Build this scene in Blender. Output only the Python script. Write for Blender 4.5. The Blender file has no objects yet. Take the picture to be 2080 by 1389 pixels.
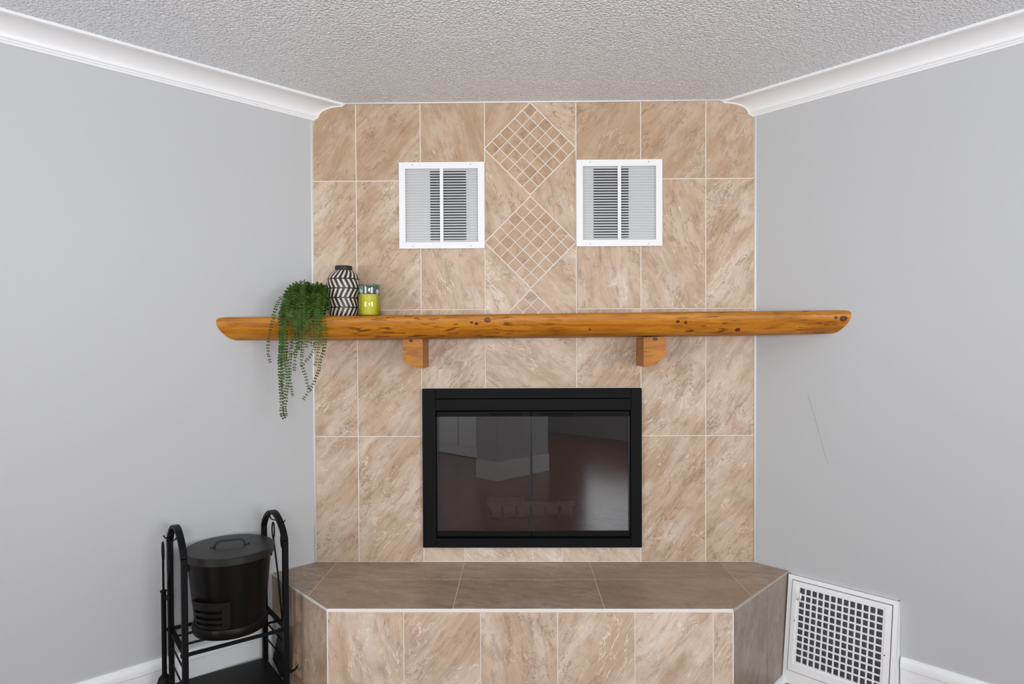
import bpy, bmesh, math, random
from mathutils import Vector, Matrix
random.seed(7)
PI = math.pi
sc = bpy.context.scene
C = bpy.context.collection

# ------------------------------------------------------------------ camera
YF = 3.0727                      # tiled fireplace face
cam_d = bpy.data.cameras.new('camera')
cam = bpy.data.objects.new('camera', cam_d); C.objects.link(cam)
cam.location = (0, 0, 1.5)
cam.rotation_euler = (Matrix.Rotation(0.0122, 4, 'Z') @ Matrix.Rotation(PI/2 - 0.01553, 4, 'X')
                      @ Matrix.Rotation(-0.00448, 4, 'Z')).to_euler()
cam_d.sensor_width = 36; cam_d.lens = 22.80; cam_d.shift_y = 29.35/2080
cam_d.clip_start = 0.05
sc.camera = cam

# ------------------------------------------------------------------ colour management, world
sc.view_settings.view_transform = 'Standard'; sc.view_settings.look = 'None'
sc.view_settings.gamma = 1.0; sc.view_settings.use_curve_mapping = False
sc.view_settings.exposure = 0.0
wd = bpy.data.worlds.new('daylight'); sc.world = wd; wd.use_nodes = True
wd.node_tree.nodes['Background'].inputs[0].default_value = (0.85, 0.92, 1.0, 1)
wd.node_tree.nodes['Background'].inputs[1].default_value = 1.0

# room axes: the left wall runs along DL, the right wall along DR, they meet at O behind the fireplace
DL = Vector((-0.7212, -0.6927, 0)); DR = Vector((0.6927, -0.7212, 0)); O = Vector((0.106, 4.117, 0))
def rp(a, b, z=0.0): return O + DL*a + DR*b + Vector((0, 0, z))
CEIL = 2.652
ROOM = 7.0

def area(name, loc, aim, w, h, power, col=(1, 1, 1), spread=None):
    d = bpy.data.lights.new(name, 'AREA'); d.shape = 'RECTANGLE'; d.size = w; d.size_y = h
    d.energy = power; d.color = col
    if spread: d.spread = spread
    o = bpy.data.objects.new(name, d); C.objects.link(o); o.location = loc
    o.rotation_euler = (Vector(aim) - Vector(loc)).to_track_quat('-Z', 'Y').to_euler()
    return o
# daylight through the two windows behind the camera
def win_light(name, side, c, w, h, z, power, col):
    if side == 'a': p = rp(ROOM-0.06, c, z); q = rp(ROOM-1, c, z)
    else: p = rp(c, ROOM-0.06, z); q = rp(c, ROOM-1, z)
    return area(name, p, q, w, h, power, col)
win_light('window_light', 'a', 2.1, 2.3, 1.5, 1.45, 84, (0.93, 0.97, 1.0))
win_light('window_light', 'b', 2.0, 2.3, 1.5, 1.45, 98, (0.93, 0.97, 1.0))
win_light('window_light', 'b', 4.85, 0.9, 1.3, 1.45, 34, (0.90, 0.95, 1.0))
area('added_ceiling_fill', (-0.1, -0.5, 1.55), (-0.05, 0.15, 2.65), 0.6, 0.6, 64, (0.915, 0.965, 1))  # unseen fill lamp added to brighten the ceiling

# ------------------------------------------------------------------ mesh helpers
def lk(name, me, mat=None, parent=None, smooth=False, M=None):
    o = bpy.data.objects.new(name, me); C.objects.link(o)
    if mat is not None and not me.materials: me.materials.append(mat)
    if smooth:
        for p in me.polygons: p.use_smooth = True
    if parent is not None: o.parent = parent
    if M is not None:
        o.matrix_local = M
    return o
def obj(name, bm, mat=None, parent=None, smooth=False, M=None, auto=None):
    bmesh.ops.recalc_face_normals(bm, faces=bm.faces)
    me = bpy.data.meshes.new(name)
    if auto is not None:
        for e in bm.edges:
            if len(e.link_faces) == 2 and e.calc_face_angle(0) > auto: e.smooth = False
        smooth = True
    bm.to_mesh(me); bm.free()
    return lk(name, me, mat, parent, smooth, M)
def tag(o, label=None, cat=None, group=None, kind=None):
    if label: o['label'] = label
    if cat: o['category'] = cat
    if group: o['group'] = group
    if kind: o['kind'] = kind
    return o
def empty(name, loc=(0, 0, 0), rz=0.0):
    o = bpy.data.objects.new(name, None); C.objects.link(o); o.location = loc; o.rotation_euler = (0, 0, rz)
    o.empty_display_size = 0.05
    return o
def add_box(bm, lo, hi, bev=0.0, M=None):
    r = bmesh.ops.create_cube(bm, size=1)
    vs = r['verts']
    for v in vs:
        v.co = Vector([(lo[i]+hi[i])/2 + v.co[i]*(hi[i]-lo[i]) for i in range(3)])
    if bev:
        es = list({e for v in vs for e in v.link_edges})
        r2 = bmesh.ops.bevel(bm, geom=es, offset=bev, segments=1, affect='EDGES')
        vs = list({v for f in r2['faces'] for v in f.verts} | {v for v in vs if v.is_valid})
    if M is not None:
        for v in vs: v.co = M @ v.co
    return vs
def box(name, lo, hi, mat, parent=None, bev=0.0):
    bm = bmesh.new(); add_box(bm, lo, hi, bev); return obj(name, bm, mat, parent)
def add_prism(bm, pts, f0, f1, cham=0.0):
    """pts: 2D polygon; f0,f1: functions mapping (u,v)->3D at back / front."""
    n = len(pts)
    a = [bm.verts.new(f0(*p)) for p in pts]; b = [bm.verts.new(f1(*p)) for p in pts]
    bm.faces.new(a[::-1]); bm.faces.new(b)
    for i in range(n): bm.faces.new((a[i], a[(i+1) % n], b[(i+1) % n], b[i]))
def add_tube(bm, path, r, seg=8, cap=True, closed=False, flat=None):
    """round tube along a path; r float or list; flat=(wa, wb) makes an oval section"""
    P = [Vector(p) for p in path]; n = len(P); rings = []
    up = None
    for i, p in enumerate(P):
        if closed: t = (P[(i+1) % n] - P[i-1])
        else: t = P[min(i+1, n-1)] - P[max(i-1, 0)]
        t.normalize()
        if up is None:
            up = t.orthogonal().normalized()
        up = (up - t*up.dot(t)).normalized()
        s = t.cross(up)
        rr = r[i] if isinstance(r, (list, tuple)) else r
        rings.append([bm.verts.new(p + (up*math.cos(2*PI*k/seg) + s*math.sin(2*PI*k/seg))*rr) for k in range(seg)])
    m = n if closed else n-1
    for i in range(m):
        A, B = rings[i], rings[(i+1) % n]
        for k in range(seg): bm.faces.new((A[k], A[(k+1) % seg], B[(k+1) % seg], B[k]))
    if cap and not closed:
        bm.faces.new(rings[0][::-1]); bm.faces.new(rings[-1])
def add_bar(bm, path, w, h, side):
    """rectangular bar swept along path; 'side' = width direction (constant)"""
    P = [Vector(p) for p in path]; n = len(P); S = Vector(side).normalized(); rings = []
    for i, p in enumerate(P):
        t = (P[min(i+1, n-1)] - P[max(i-1, 0)]).normalized(); u = t.cross(S).normalized()
        rings.append([bm.verts.new(p + S*a*w/2 + u*b*h/2) for a, b in ((-1, -1), (1, -1), (1, 1), (-1, 1))])
    for i in range(n-1):
        A, B = rings[i], rings[i+1]
        for k in range(4): bm.faces.new((A[k], A[(k+1) % 4], B[(k+1) % 4], B[k]))
    bm.faces.new(rings[0][::-1]); bm.faces.new(rings[-1])
def add_lathe(bm, prof, seg=48, ax=1.0, ay=1.0, c=(0, 0, 0), close=False):
    rings = []
    for r, z in prof:
        if r < 1e-6: rings.append([bm.verts.new((c[0], c[1], c[2]+z))])
        else: rings.append([bm.verts.new((c[0]+r*ax*math.cos(2*PI*k/seg), c[1]+r*ay*math.sin(2*PI*k/seg), c[2]+z)) for k in range(seg)])
    for A, B in zip(rings, rings[1:]):
        if len(A) == 1 and len(B) == 1: continue
        if len(A) == 1:
            for k in range(seg): bm.faces.new((A[0], B[(k+1) % seg], B[k]))
        elif len(B) == 1:
            for k in range(seg): bm.faces.new((A[k], A[(k+1) % seg], B[0]))
        else:
            for k in range(seg): bm.faces.new((A[k], A[(k+1) % seg], B[(k+1) % seg], B[k]))
def clip(poly, a, b, c):
    """keep a*x+b*y<=c"""
    out = []
    for i in range(len(poly)):
        p, q = poly[i], poly[(i+1) % len(poly)]
        dp, dq = a*p[0]+b*p[1]-c, a*q[0]+b*q[1]-c
        if dp <= 0: out.append(p)
        if (dp < 0 < dq) or (dq < 0 < dp):
            t = dp/(dp-dq); out.append((p[0]+(q[0]-p[0])*t, p[1]+(q[1]-p[1])*t))
    return out
def parea(poly): return abs(sum(p[0]*q[1]-q[0]*p[1] for p, q in zip(poly, poly[1:]+poly[:1])))/2
def inset(poly, d):
    cx = sum(p[0] for p in poly)/len(poly); cy = sum(p[1] for p in poly)/len(poly)
    out = list(poly)
    n = len(poly)
    for i in range(n):
        p, q = poly[i], poly[(i+1) % n]
        ex, ey = q[0]-p[0], q[1]-p[1]; L = math.hypot(ex, ey)
        if L < 1e-7: continue
        nx, ny = ey/L, -ex/L
        if nx*(cx-p[0]) + ny*(cy-p[1]) > 0: nx, ny = -nx, -ny
        out = clip(out, nx, ny, nx*p[0]+ny*p[1]-d)
        if len(out) < 3: return []
    return out

# ------------------------------------------------------------------ material helpers
class NT:
    def __init__(s, name):
        s.m = bpy.data.materials.new(name); s.m.use_nodes = True; s.t = s.m.node_tree
        s.b = s.t.nodes['Principled BSDF']
    def n(s, t, **kw):
        x = s.t.nodes.new(t)
        for k, v in kw.items(): setattr(x, k, v)
        return x
    def l(s, a, b): s.t.links.new(a, b)
    def math(s, op, a, b=None, clamp=False):
        x = s.n('ShaderNodeMath', operation=op); x.use_clamp = clamp
        for i, v in enumerate((a, b)):
            if v is None: continue
            if isinstance(v, (int, float)): x.inputs[i].default_value = v
            else: s.l(v, x.inputs[i])
        return x.outputs[0]
    def noise(s, vec, scale, detail=4, rough=0.5, dist=0.0):
        x = s.n('ShaderNodeTexNoise'); x.inputs['Scale'].default_value = scale
        x.inputs['Detail'].default_value = detail; x.inputs['Roughness'].default_value = rough
        x.inputs['Distortion'].default_value = dist
        if vec is not None: s.l(vec, x.inputs['Vector'])
        return x.outputs[0]
    def mapr(s, v, a, b, c=0.0, d=1.0, smooth=False):
        x = s.n('ShaderNodeMapRange')
        if smooth: x.interpolation_type = 'SMOOTHSTEP'
        s.l(v, x.inputs[0])
        for i, q in enumerate((a, b, c, d)): x.inputs[i+1].default_value = q
        return x.outputs[0]
    def mix(s, f, a, b):
        x = s.n('ShaderNodeMix', data_type='RGBA')
        if isinstance(f, (int, float)): x.inputs[0].default_value = f
        else: s.l(f, x.inputs[0])
        for i, v in ((6, a), (7, b)):
            if isinstance(v, tuple): x.inputs[i].default_value = (*v, 1)
            else: s.l(v, x.inputs[i])
        return x.outputs[2]
    def vm(s, op, a, b):
        x = s.n('ShaderNodeVectorMath', operation=op)
        for i, v in enumerate((a, b)):
            if isinstance(v, tuple): x.inputs[i].default_value = v
            else: s.l(v, x.inputs[i])
        return x.outputs[0]
    def ramp(s, v, stops):
        x = s.n('ShaderNodeValToRGB'); s.l(v, x.inputs[0]); e = x.color_ramp.elements
        while len(e) < len(stops): e.new(0.5)
        for q, (p, c) in zip(e, stops): q.position = p; q.color = (*c, 1)
        return x.outputs[0]
    def bump(s, h, strength, dist):
        x = s.n('ShaderNodeBump'); x.inputs['Strength'].default_value = strength; x.inputs['Distance'].default_value = dist
        s.l(h, x.inputs['Height']); s.l(x.outputs[0], s.b.inputs['Normal'])
    def col(s, c):
        if isinstance(c, tuple): s.b.inputs['Base Color'].default_value = (*c, 1)
        else: s.l(c, s.b.inputs['Base Color'])
    def set(s, rough=None, metal=None, spec=None, coat=None, coat_r=None):
        for k, v in (('Roughness', rough), ('Metallic', metal), ('Specular IOR Level', spec), ('Coat Weight', coat), ('Coat Roughness', coat_r)):
            if v is not None: s.b.inputs[k].default_value = v
    def obj(s): return s.n('ShaderNodeTexCoord').outputs['Object']
def S(r, g, b):
    f = lambda c: (c/255/12.92) if c/255 <= 0.04045 else ((c/255+0.055)/1.055)**2.4
    return (f(r), f(g), f(b))
def simple(name, c, rough=0.5, metal=0.0, spec=0.5, vary=0.04, scale=6.0, bump=0.0, bscale=200):
    m = NT(name); v = m.obj(); n = m.noise(v, scale, 3)
    k1 = tuple(x*(1-vary) for x in c); k2 = tuple(min(1, x*(1+vary)) for x in c)
    m.col(m.mix(n, k1, k2)); m.set(rough=rough, metal=metal, spec=spec)
    if bump: m.bump(m.noise(v, bscale, 2), bump, 0.002)
    return m.m

M = {}
M['wall'] = simple('grey_wall_paint', (0.525, 0.53, 0.535), 0.55, spec=0.3, vary=0.02, scale=1.2, bump=0.05, bscale=120)
M['trim'] = simple('white_trim_paint', (0.83, 0.835, 0.84), 0.35, vary=0.02)
M['trim_worn'] = simple('white_register_paint', (0.90, 0.90, 0.905), 0.38, vary=0.03, scale=20, bump=0.1, bscale=60)
M['grout'] = simple('pale_grout', (0.74, 0.67, 0.60), 0.85, vary=0.08, scale=30)
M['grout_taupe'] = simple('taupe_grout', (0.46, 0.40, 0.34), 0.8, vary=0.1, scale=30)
M['caulk'] = simple('white_caulk', (0.80, 0.79, 0.77), 0.5)
M['black'] = simple('satin_black_paint', (0.0060, 0.0062, 0.0065), 0.6, spec=0.10, vary=0.1)
M['rack'] = simple('black_powder_coat', (0.0042, 0.0042, 0.0045), 0.5, spec=0.14, vary=0.15, scale=30, bump=0.15, bscale=300)
M['lid'] = simple('dark_pewter_enamel', (0.016, 0.0155, 0.015), 0.4, spec=0.35, vary=0.25, scale=9)
M['bucket'] = simple('dark_bronze_enamel', (0.006, 0.0048, 0.0042), 0.36, spec=0.16, vary=0.3, scale=6)
M['grille'] = simple('white_enamel', (0.84, 0.84, 0.85), 0.3, vary=0.01)
M['grille_slat'] = simple('white_enamel_slat', (0.80, 0.80, 0.80), 0.4, vary=0.01)
M['duct'] = simple('galvanized_duct', (0.52, 0.52, 0.52), 0.6, vary=0.1)
M['dark'] = simple('flat_dark_paint', (0.010, 0.010, 0.011), 0.8)
M['soot'] = simple('sooty_brick', (0.012, 0.011, 0.010), 0.9, vary=0.4, scale=8)
M['iron'] = simple('cast_iron', (0.02, 0.02, 0.02), 0.6)
M['log'] = simple('pale_split_log', (0.55, 0.52, 0.47), 0.8, vary=0.3, scale=25)
M['bristle'] = simple('dark_bristle', (0.03, 0.027, 0.024), 0.8, vary=0.5, scale=90)
M['pot'] = simple('black_pot', (0.010, 0.010, 0.010), 0.5)
M['wax'] = simple('lime_wax', S(204, 192, 36), 0.45, vary=0.05)
M['wood_trim'] = simple('oak_trim', S(190, 140, 80), 0.4, vary=0.2, scale=14)
M['edge'] = simple('smoked_edge', (0.03, 0.03, 0.032), 0.3, spec=0.3)
M['screw'] = simple('screw_head', (0.10, 0.10, 0.10), 0.4, metal=0.5)

# ceiling: white paint over a coarse stipple
m = NT('stippled_ceiling_paint'); v = m.obj()
n1 = m.noise(v, 100, 2, 0.5, 0.3); vo = m.n('ShaderNodeTexVoronoi'); vo.feature = 'SMOOTH_F1'; vo.inputs['Scale'].default_value = 125
vo.inputs['Smoothness'].default_value = 0.6; m.l(v, vo.inputs['Vector'])
h = m.math('ADD', m.mapr(n1, 0.35, 0.65), m.math('MULTIPLY', vo.outputs['Distance'], -0.9))
m.bump(h, 0.85, 0.0075); m.col((0.89, 0.92, 0.95)); m.set(rough=0.3, spec=0.6)
M['ceiling'] = m.m

# marbled ceramic tile; per-object colour: r = streak angle, g = warmth/tint, b = whitening
def tile_mat(name, tan, tan2, pale, brown, gloss=0.32):
    m = NT(name); v = m.obj(); oi = m.n('ShaderNodeObjectInfo')
    sep = m.n('ShaderNodeSeparateColor'); m.l(oi.outputs['Color'], sep.inputs[0])
    off = m.n('ShaderNodeCombineXYZ'); m.l(m.math('MULTIPLY', oi.outputs['Random'], 91.0), off.inputs[0])
    m.l(m.math('MULTIPLY', oi.outputs['Random'], 47.0), off.inputs[1]); m.l(m.math('MULTIPLY', oi.outputs['Random'], -73.0), off.inputs[2])
    rot = m.n('ShaderNodeVectorRotate', rotation_type='Y_AXIS'); m.l(v, rot.inputs['Vector'])
    m.l(m.math('MULTIPLY', sep.outputs[0], PI), rot.inputs['Angle'])
    # gentle warp so that the streaks wander
    wn = m.n('ShaderNodeTexNoise'); wn.inputs['Scale'].default_value = 5.0; wn.inputs['Detail'].default_value = 3
    base = m.vm('ADD', rot.outputs[0], off.outputs[0]); m.l(base, wn.inputs['Vector'])
    warp = m.vm('MULTIPLY', m.vm('SUBTRACT', wn.outputs['Color'], (0.5, 0.5, 0.5)), (0.055, 0.055, 0.055))
    p = m.vm('ADD', base, warp)
    st = m.vm('MULTIPLY', p, (0.85, 1.0, 6.0))            # long streaks along the rotated x
    st2 = m.vm('MULTIPLY', p, (1.6, 1.0, 4.0))
    a = m.noise(st, 3.0, 6, 0.62, 0.05)
    b = m.noise(st2, 6.0, 6, 0.62, 0.15)
    cl = m.noise(m.vm('MULTIPLY', p, (0.8, 1.0, 1.8)), 4.5, 5, 0.6, 0.2)
    c = m.mix(m.mapr(a, 0.40, 0.60), tan, tan2)
    c = m.mix(m.math('MULTIPLY', m.mapr(cl, 0.46, 0.64), 0.7), c, pale)
    c = m.mix(m.math('MULTIPLY', m.mapr(b, 0.51, 0.66), 0.6), c, brown)
    # thin pale veins and thin dark cracks along the streaks
    v1 = m.noise(m.vm('MULTIPLY', p, (1.0, 1.0, 3.2)), 3.6, 6, 0.6, 0.5)
    r1 = m.mapr(m.math('ABSOLUTE', m.math('SUBTRACT', v1, 0.5)), 0.0, 0.011, 1, 0, True)
    g1 = m.mapr(m.noise(p, 6.0, 2), 0.46, 0.58)
    c = m.mix(m.math('MULTIPLY', m.math('MULTIPLY', r1, g1), 0.75), c, tuple(min(1, x*1.25) for x in pale))
    v2 = m.noise(m.vm('ADD', st2, (7.0, 3.0, 9.0)), 3.4, 7, 0.66, 0.4)
    r2 = m.mapr(m.math('ABSOLUTE', m.math('SUBTRACT', v2, 0.5)), 0.0, 0.016, 1, 0, True)
    g2 = m.mapr(m.noise(m.vm('ADD', p, (3.0, 1.0, 5.0)), 5.0, 2), 0.46, 0.56)
    c = m.mix(m.math('MULTIPLY', m.math('MULTIPLY', r2, g2), 0.75), c, tuple(x*0.55 for x in brown))
    hl = m.noise(m.vm('MULTIPLY', p, (1.2, 1.0, 15.0)), 7.0, 4, 0.6, 0.4)
    c = m.mix(m.mapr(hl, 0.56, 0.66, 0.0, 0.30), c, pale)
    c = m.mix(m.mapr(hl, 0.44, 0.34, 0.0, 0.28), c, brown)
    v3 = m.noise(m.vm('ADD', p, (2.0, 11.0, 5.0)), 22.0, 4, 0.6, 0.6)
    c = m.mix(m.mapr(v3, 0.5, 0.8, 0.0, 0.5), c, tuple(x*0.62 for x in tan))
    # tint and whitening
    c = m.mix(m.math('MULTIPLY', sep.outputs[1], 0.5), c, tuple(x*0.95 for x in tan2))
    c = m.mix(sep.outputs[2], c, m.vm('ADD', m.vm('MULTIPLY', c, (1.42, 1.50, 1.58)), (0.03, 0.065, 0.10)))
    m.col(c); m.set(rough=gloss, spec=0.35)
    m.bump(m.math('ADD', b, m.math('MULTIPLY', r2, -0.3)), 0.18, 0.002)
    return m.m
M['tile'] = tile_mat('marbled_beige_tile', (0.53, 0.38, 0.26), (0.44, 0.292, 0.18), (0.65, 0.535, 0.43), (0.31, 0.19, 0.108))
M['tile_side'] = tile_mat('marbled_darker_tile', (0.31, 0.245, 0.185), (0.26, 0.20, 0.15), (0.38, 0.315, 0.26), (0.20, 0.145, 0.105))  # darker, greyer palette of the tile, for the hearth's right side
M['tile_top'] = tile_mat('marbled_brown_tile', (0.40, 0.285, 0.20), (0.33, 0.23, 0.16), (0.46, 0.36, 0.28), (0.24, 0.165, 0.115))
M['mosaic'] = tile_mat('marbled_tan_mosaic', (0.50, 0.335, 0.215), (0.42, 0.265, 0.16), (0.58, 0.43, 0.31), (0.28, 0.17, 0.095))

# varnished pine with knots: (x, z, radius) on the front of the mantel
def wood_mat(name, knots, sx=1.0, streak=0.8):
    m = NT(name); v = m.obj()
    wn = m.n('ShaderNodeTexNoise'); wn.inputs['Scale'].default_value = 6; m.l(v, wn.inputs['Vector'])
    p = m.vm('ADD', v, m.vm('MULTIPLY', m.vm('SUBTRACT', wn.outputs['Color'], (0.5, 0.5, 0.5)), (0.05, 0.02, 0.02)))
    g = m.noise(m.vm('MULTIPLY', p, (1.2*sx, 9, 14)), 3.0, 6, 0.6, 0.5)
    c = m.ramp(g, [(0.30, S(136, 78, 16)), (0.48, S(176, 110, 26)), (0.60, S(196, 130, 38)), (0.72, S(158, 92, 20))])
    big = m.noise(m.vm('MULTIPLY', p, (1.5, 3, 3)), 2.0, 2)
    c = m.mix(m.mapr(big, 0.4, 0.65, 0, 0.4), c, S(146, 82, 14))
    s1 = m.noise(m.vm('MULTIPLY', p, (4.0*sx, 20, 32)), 3.0, 3, 0.5, 0.3)
    s2 = m.noise(m.vm('MULTIPLY', v, (1.3, 1, 1)), 1.7, 2)
    sx3 = m.n('ShaderNodeSeparateXYZ'); m.l(v, sx3.inputs[0])
    zone = m.mapr(s2, 0.50, 0.60, 0, 0.6)
    for (zc, zw) in ((-0.50, 0.27), (1.24, 0.10), (-0.12, 0.09), (0.80, 0.10)):
        zz = m.mapr(m.math('ABSOLUTE', m.math('SUBTRACT', sx3.outputs[0], zc)), zw*0.7, zw*1.2, 1, 0, True)
        zone = m.math('MAXIMUM', zone, zz)
    c = m.mix(m.math('MULTIPLY', m.math('MULTIPLY', m.mapr(s1, 0.57, 0.62), zone), streak), c, S(84, 38, 8))
    wob = m.math('MULTIPLY', m.math('SUBTRACT', m.noise(v, 60, 2), 0.5), 0.006)
    for (kx, kz, r) in knots:
        dx = m.math('MULTIPLY', m.math('SUBTRACT', sx3.outputs[0], kx), 0.75); dz = m.math('SUBTRACT', sx3.outputs[2], kz)
        d = m.math('ADD', m.math('SQRT', m.math('ADD', m.math('MULTIPLY', dx, dx), m.math('MULTIPLY', dz, dz))), wob)
        halo = m.mapr(d, r*1.1, r*2.6, 0.45, 0, True); c = m.mix(halo, c, S(184, 118, 34))
        rim = m.mapr(d, r*0.75, r*1.25, 1, 0, True); c = m.mix(rim, c, S(70, 28, 8))
        cen = m.mapr(d, r*0.45, r*0.8, 1, 0, True); c = m.mix(cen, c, S(104, 50, 18))
    m.col(c); m.set(rough=0.42, spec=0.32); m.bump(g, 0.10, 0.003)
    return m.m
M['pine'] = wood_mat('varnished_pine', [(-0.138, 1.613, 0.011), (-0.185, 1.598, 0.006), (-0.206, 1.603, 0.005), (0.672, 1.602, 0.006), (0.706, 1.598, 0.006), (0.932, 1.566, 0.008), (1.372, 1.612, 0.012), (1.34, 1.615, 0.006), (0.30, 1.570, 0.004)])
M['pine_bracket'] = wood_mat('varnished_pine_bracket', [(-0.485, 1.528, 0.007), (0.60, 1.530, 0.008)], 2.0, 0.1)

# floor planks
m = NT('red_oak_plank'); v = m.obj(); oi = m.n('ShaderNodeObjectInfo')
off = m.n('ShaderNodeCombineXYZ'); m.l(m.math('MULTIPLY', oi.outputs['Random'], 31.0), off.inputs[0]); m.l(m.math('MULTIPLY', oi.outputs['Random'], 17.0), off.inputs[1])
g = m.noise(m.vm('MULTIPLY', m.vm('ADD', v, off.outputs[0]), (2.0, 30, 1)), 2.0, 5, 0.6, 0.4)
c = m.ramp(g, [(0.3, S(92, 46, 22)), (0.55, S(136, 76, 36)), (0.75, S(154, 92, 48))])
c = m.mix(m.math('MULTIPLY', oi.outputs['Random'], 0.45), c, S(104, 54, 28))
m.col(c); m.set(rough=0.22, spec=0.5); m.bump(g, 0.08, 0.002); M['plank'] = m.m

# tinted fireplace glass
def glass_mat(name, tint, refl, rough=0.01, haze=0.0):
    m = NT(name); t = m.t; t.nodes.remove(m.b)
    tr = m.n('ShaderNodeBsdfTransparent'); tr.inputs[0].default_value = (*tint, 1)
    gl = m.n('ShaderNodeBsdfGlossy'); gl.inputs['Roughness'].default_value = rough; gl.inputs[0].default_value = (1, 1, 1, 1)
    lw = m.n('ShaderNodeFresnel'); lw.inputs['IOR'].default_value = 1.5
    f = m.math('ADD', m.math('MULTIPLY', lw.outputs[0], 1.3), refl, True)
    mx = m.n('ShaderNodeMixShader'); m.l(f, mx.inputs[0]); m.l(tr.outputs[0], mx.inputs[1]); m.l(gl.outputs[0], mx.inputs[2])
    out = mx.outputs[0]
    if haze:  # painted-in grey haze that lifts the dark glass and its reflections
        df = m.n('ShaderNodeBsdfDiffuse'); df.inputs[0].default_value = (0.5, 0.49, 0.48, 1)
        m2 = m.n('ShaderNodeMixShader'); m2.inputs[0].default_value = haze
        m.l(out, m2.inputs[1]); m.l(df.outputs[0], m2.inputs[2]); out = m2.outputs[0]
    m.l(out, t.nodes['Material Output'].inputs[0]); return m.m
M['fireglass'] = glass_mat('smoked_ceramic_glass', (0.50, 0.49, 0.48), 0.045, haze=0.022)
M['jarglass'] = glass_mat('clear_jar_glass', (0.93, 0.97, 0.94), 0.0, 0.04)
M['rimglass'] = glass_mat('teal_rim_glass', (0.36, 0.56, 0.52), 0.03, 0.05)
M['pane'] = glass_mat('window_glass', (0.95, 0.97, 0.97), 0.0)

# vase body: black clay with cream slanted strokes in five herringbone bands
m = NT('herringbone_glaze'); v = m.obj(); sx = m.n('ShaderNodeSeparateXYZ'); m.l(v, sx.inputs[0])
ang = m.math('DIVIDE', m.math('ARCTAN2', sx.outputs[1], sx.outputs[0]), 2*PI)
z = sx.outputs[2]
bz = m.math('DIVIDE', m.math('SUBTRACT', z, 0.0), 0.0425)
bi = m.math('FLOOR', bz); fr = m.math('FRACT', bz)
sgn = m.math('SUBTRACT', m.math('MULTIPLY', m.math('MODULO', bi, 2), 2), 1)
wv = m.math('FRACT', m.math('ADD', m.math('ADD', m.math('MULTIPLY', ang, 20), 40.0), m.math('MULTIPLY', m.math('MULTIPLY', fr, sgn), 0.9)))
stroke = m.mapr(m.math('ABSOLUTE', m.math('SUBTRACT', wv, 0.5)), 0.20, 0.25, 1, 0)
edge = m.mapr(m.math('ABSOLUTE', m.math('SUBTRACT', fr, 0.5)), 0.42, 0.45, 1, 0)
msk = m.math('MULTIPLY', stroke, edge)
m.col(m.mix(msk, (0.016, 0.012, 0.010), S(212, 198, 184))); m.set(rough=0.45); m.bump(msk, 0.3, 0.001); M['vase'] = m.m
M['vase_neck'] = simple('matte_black_clay', (0.012, 0.014, 0.016), 0.5)

m = NT('fern_leaf'); oi = m.n('ShaderNodeObjectInfo'); v = m.obj(); n = m.noise(v, 38, 3)
c = m.mix(m.mapr(n, 0.3, 0.7), S(24, 46, 8), S(74, 104, 22)); c = m.mix(m.math('MULTIPLY', oi.outputs['Random'], 0.5), c, S(30, 54, 12))
m.col(c); m.set(rough=0.45, spec=0.22); M['leaf'] = m.m
M['stem'] = simple('green_stem', S(70, 96, 30), 0.6)

# ------------------------------------------------------------------ room shell
def slab(name, a0, a1, b0, b1, z0, z1, mat, kind='structure', parent=None):
    bm = bmesh.new()
    add_prism(bm, [(a0, b0), (a1, b0), (a1, b1), (a0, b1)], lambda a, b: rp(a, b, z0), lambda a, b: rp(a, b, z1))
    o = obj(name, bm, mat, parent)
    if kind: o['kind'] = kind
    return o
R = ROOM
floor = slab('floor', -0.1, R, -0.1, R, -0.06, -0.012, M['dark'])
ceiling = slab('ceiling', -0.1, R+0.1, -0.1, R+0.1, CEIL, CEIL+0.08, M['ceiling'])
slab('wall_left', -0.1, R+0.1, -0.1, 0.0, -0.06, CEIL, M['wall'])
slab('wall_right', -0.1, 0.0, 0.0, R+0.1, -0.06, CEIL, M['wall'])
# planks run with the left wall; the visible strip of floor and what the firebox glass mirrors
PW = 0.0572
pm = None
nrow = int(R/PW)
ang_l = math.atan2(DL.y, DL.x)
for i in range(nrow):
    if pm is None:
        bm = bmesh.new(); add_box(bm, (0.0, 0.0008, -0.0118), (R, PW-0.0008, 0.0), 0.0009)
        o = obj('plank', bm, M['plank'], floor); pm = o.data
    else: o = lk('plank', pm, None, floor)
    p = rp(0, (i)*PW+PW, 0); o.location = p; o.rotation_euler = (0, 0, ang_l)
# rear walls with window openings
def rear_wall(name, side, wins, c0=0.0, c1=R, mat=None):
    bm = bmesh.new()
    xs = sorted([c0, c1] + [w[0] for w in wins] + [w[1] for w in wins])
    def blk(u0, u1, z0, z1):
        if side == 'a': f = lambda k: (lambda u, z: rp(R + k, u, z))
        else: f = lambda k: (lambda u, z: rp(u, R + k, z))
        add_prism(bm, [(u0, z0), (u1, z0), (u1, z1), (u0, z1)], f(0.1), f(0.0))
    prev = c0
    for (u0, u1, z0, z1) in wins:
        blk(prev, u0, -0.06, CEIL); blk(u0, u1, -0.06, z0); blk(u0, u1, z1, CEIL); prev = u1
    blk(prev, c1, -0.06, CEIL)
    o = obj(name, bm, M['wall']); o['kind'] = 'structure'
rear_wall('wall_rear_left', 'a', [(0.95, 3.25, 0.7, 2.2)], 0, R)
rear_wall('wall_rear_right', 'b', [(0.85, 3.15, 0.7, 2.2), (4.4, 5.3, 0.8, 2.1)], 0, R)
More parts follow.
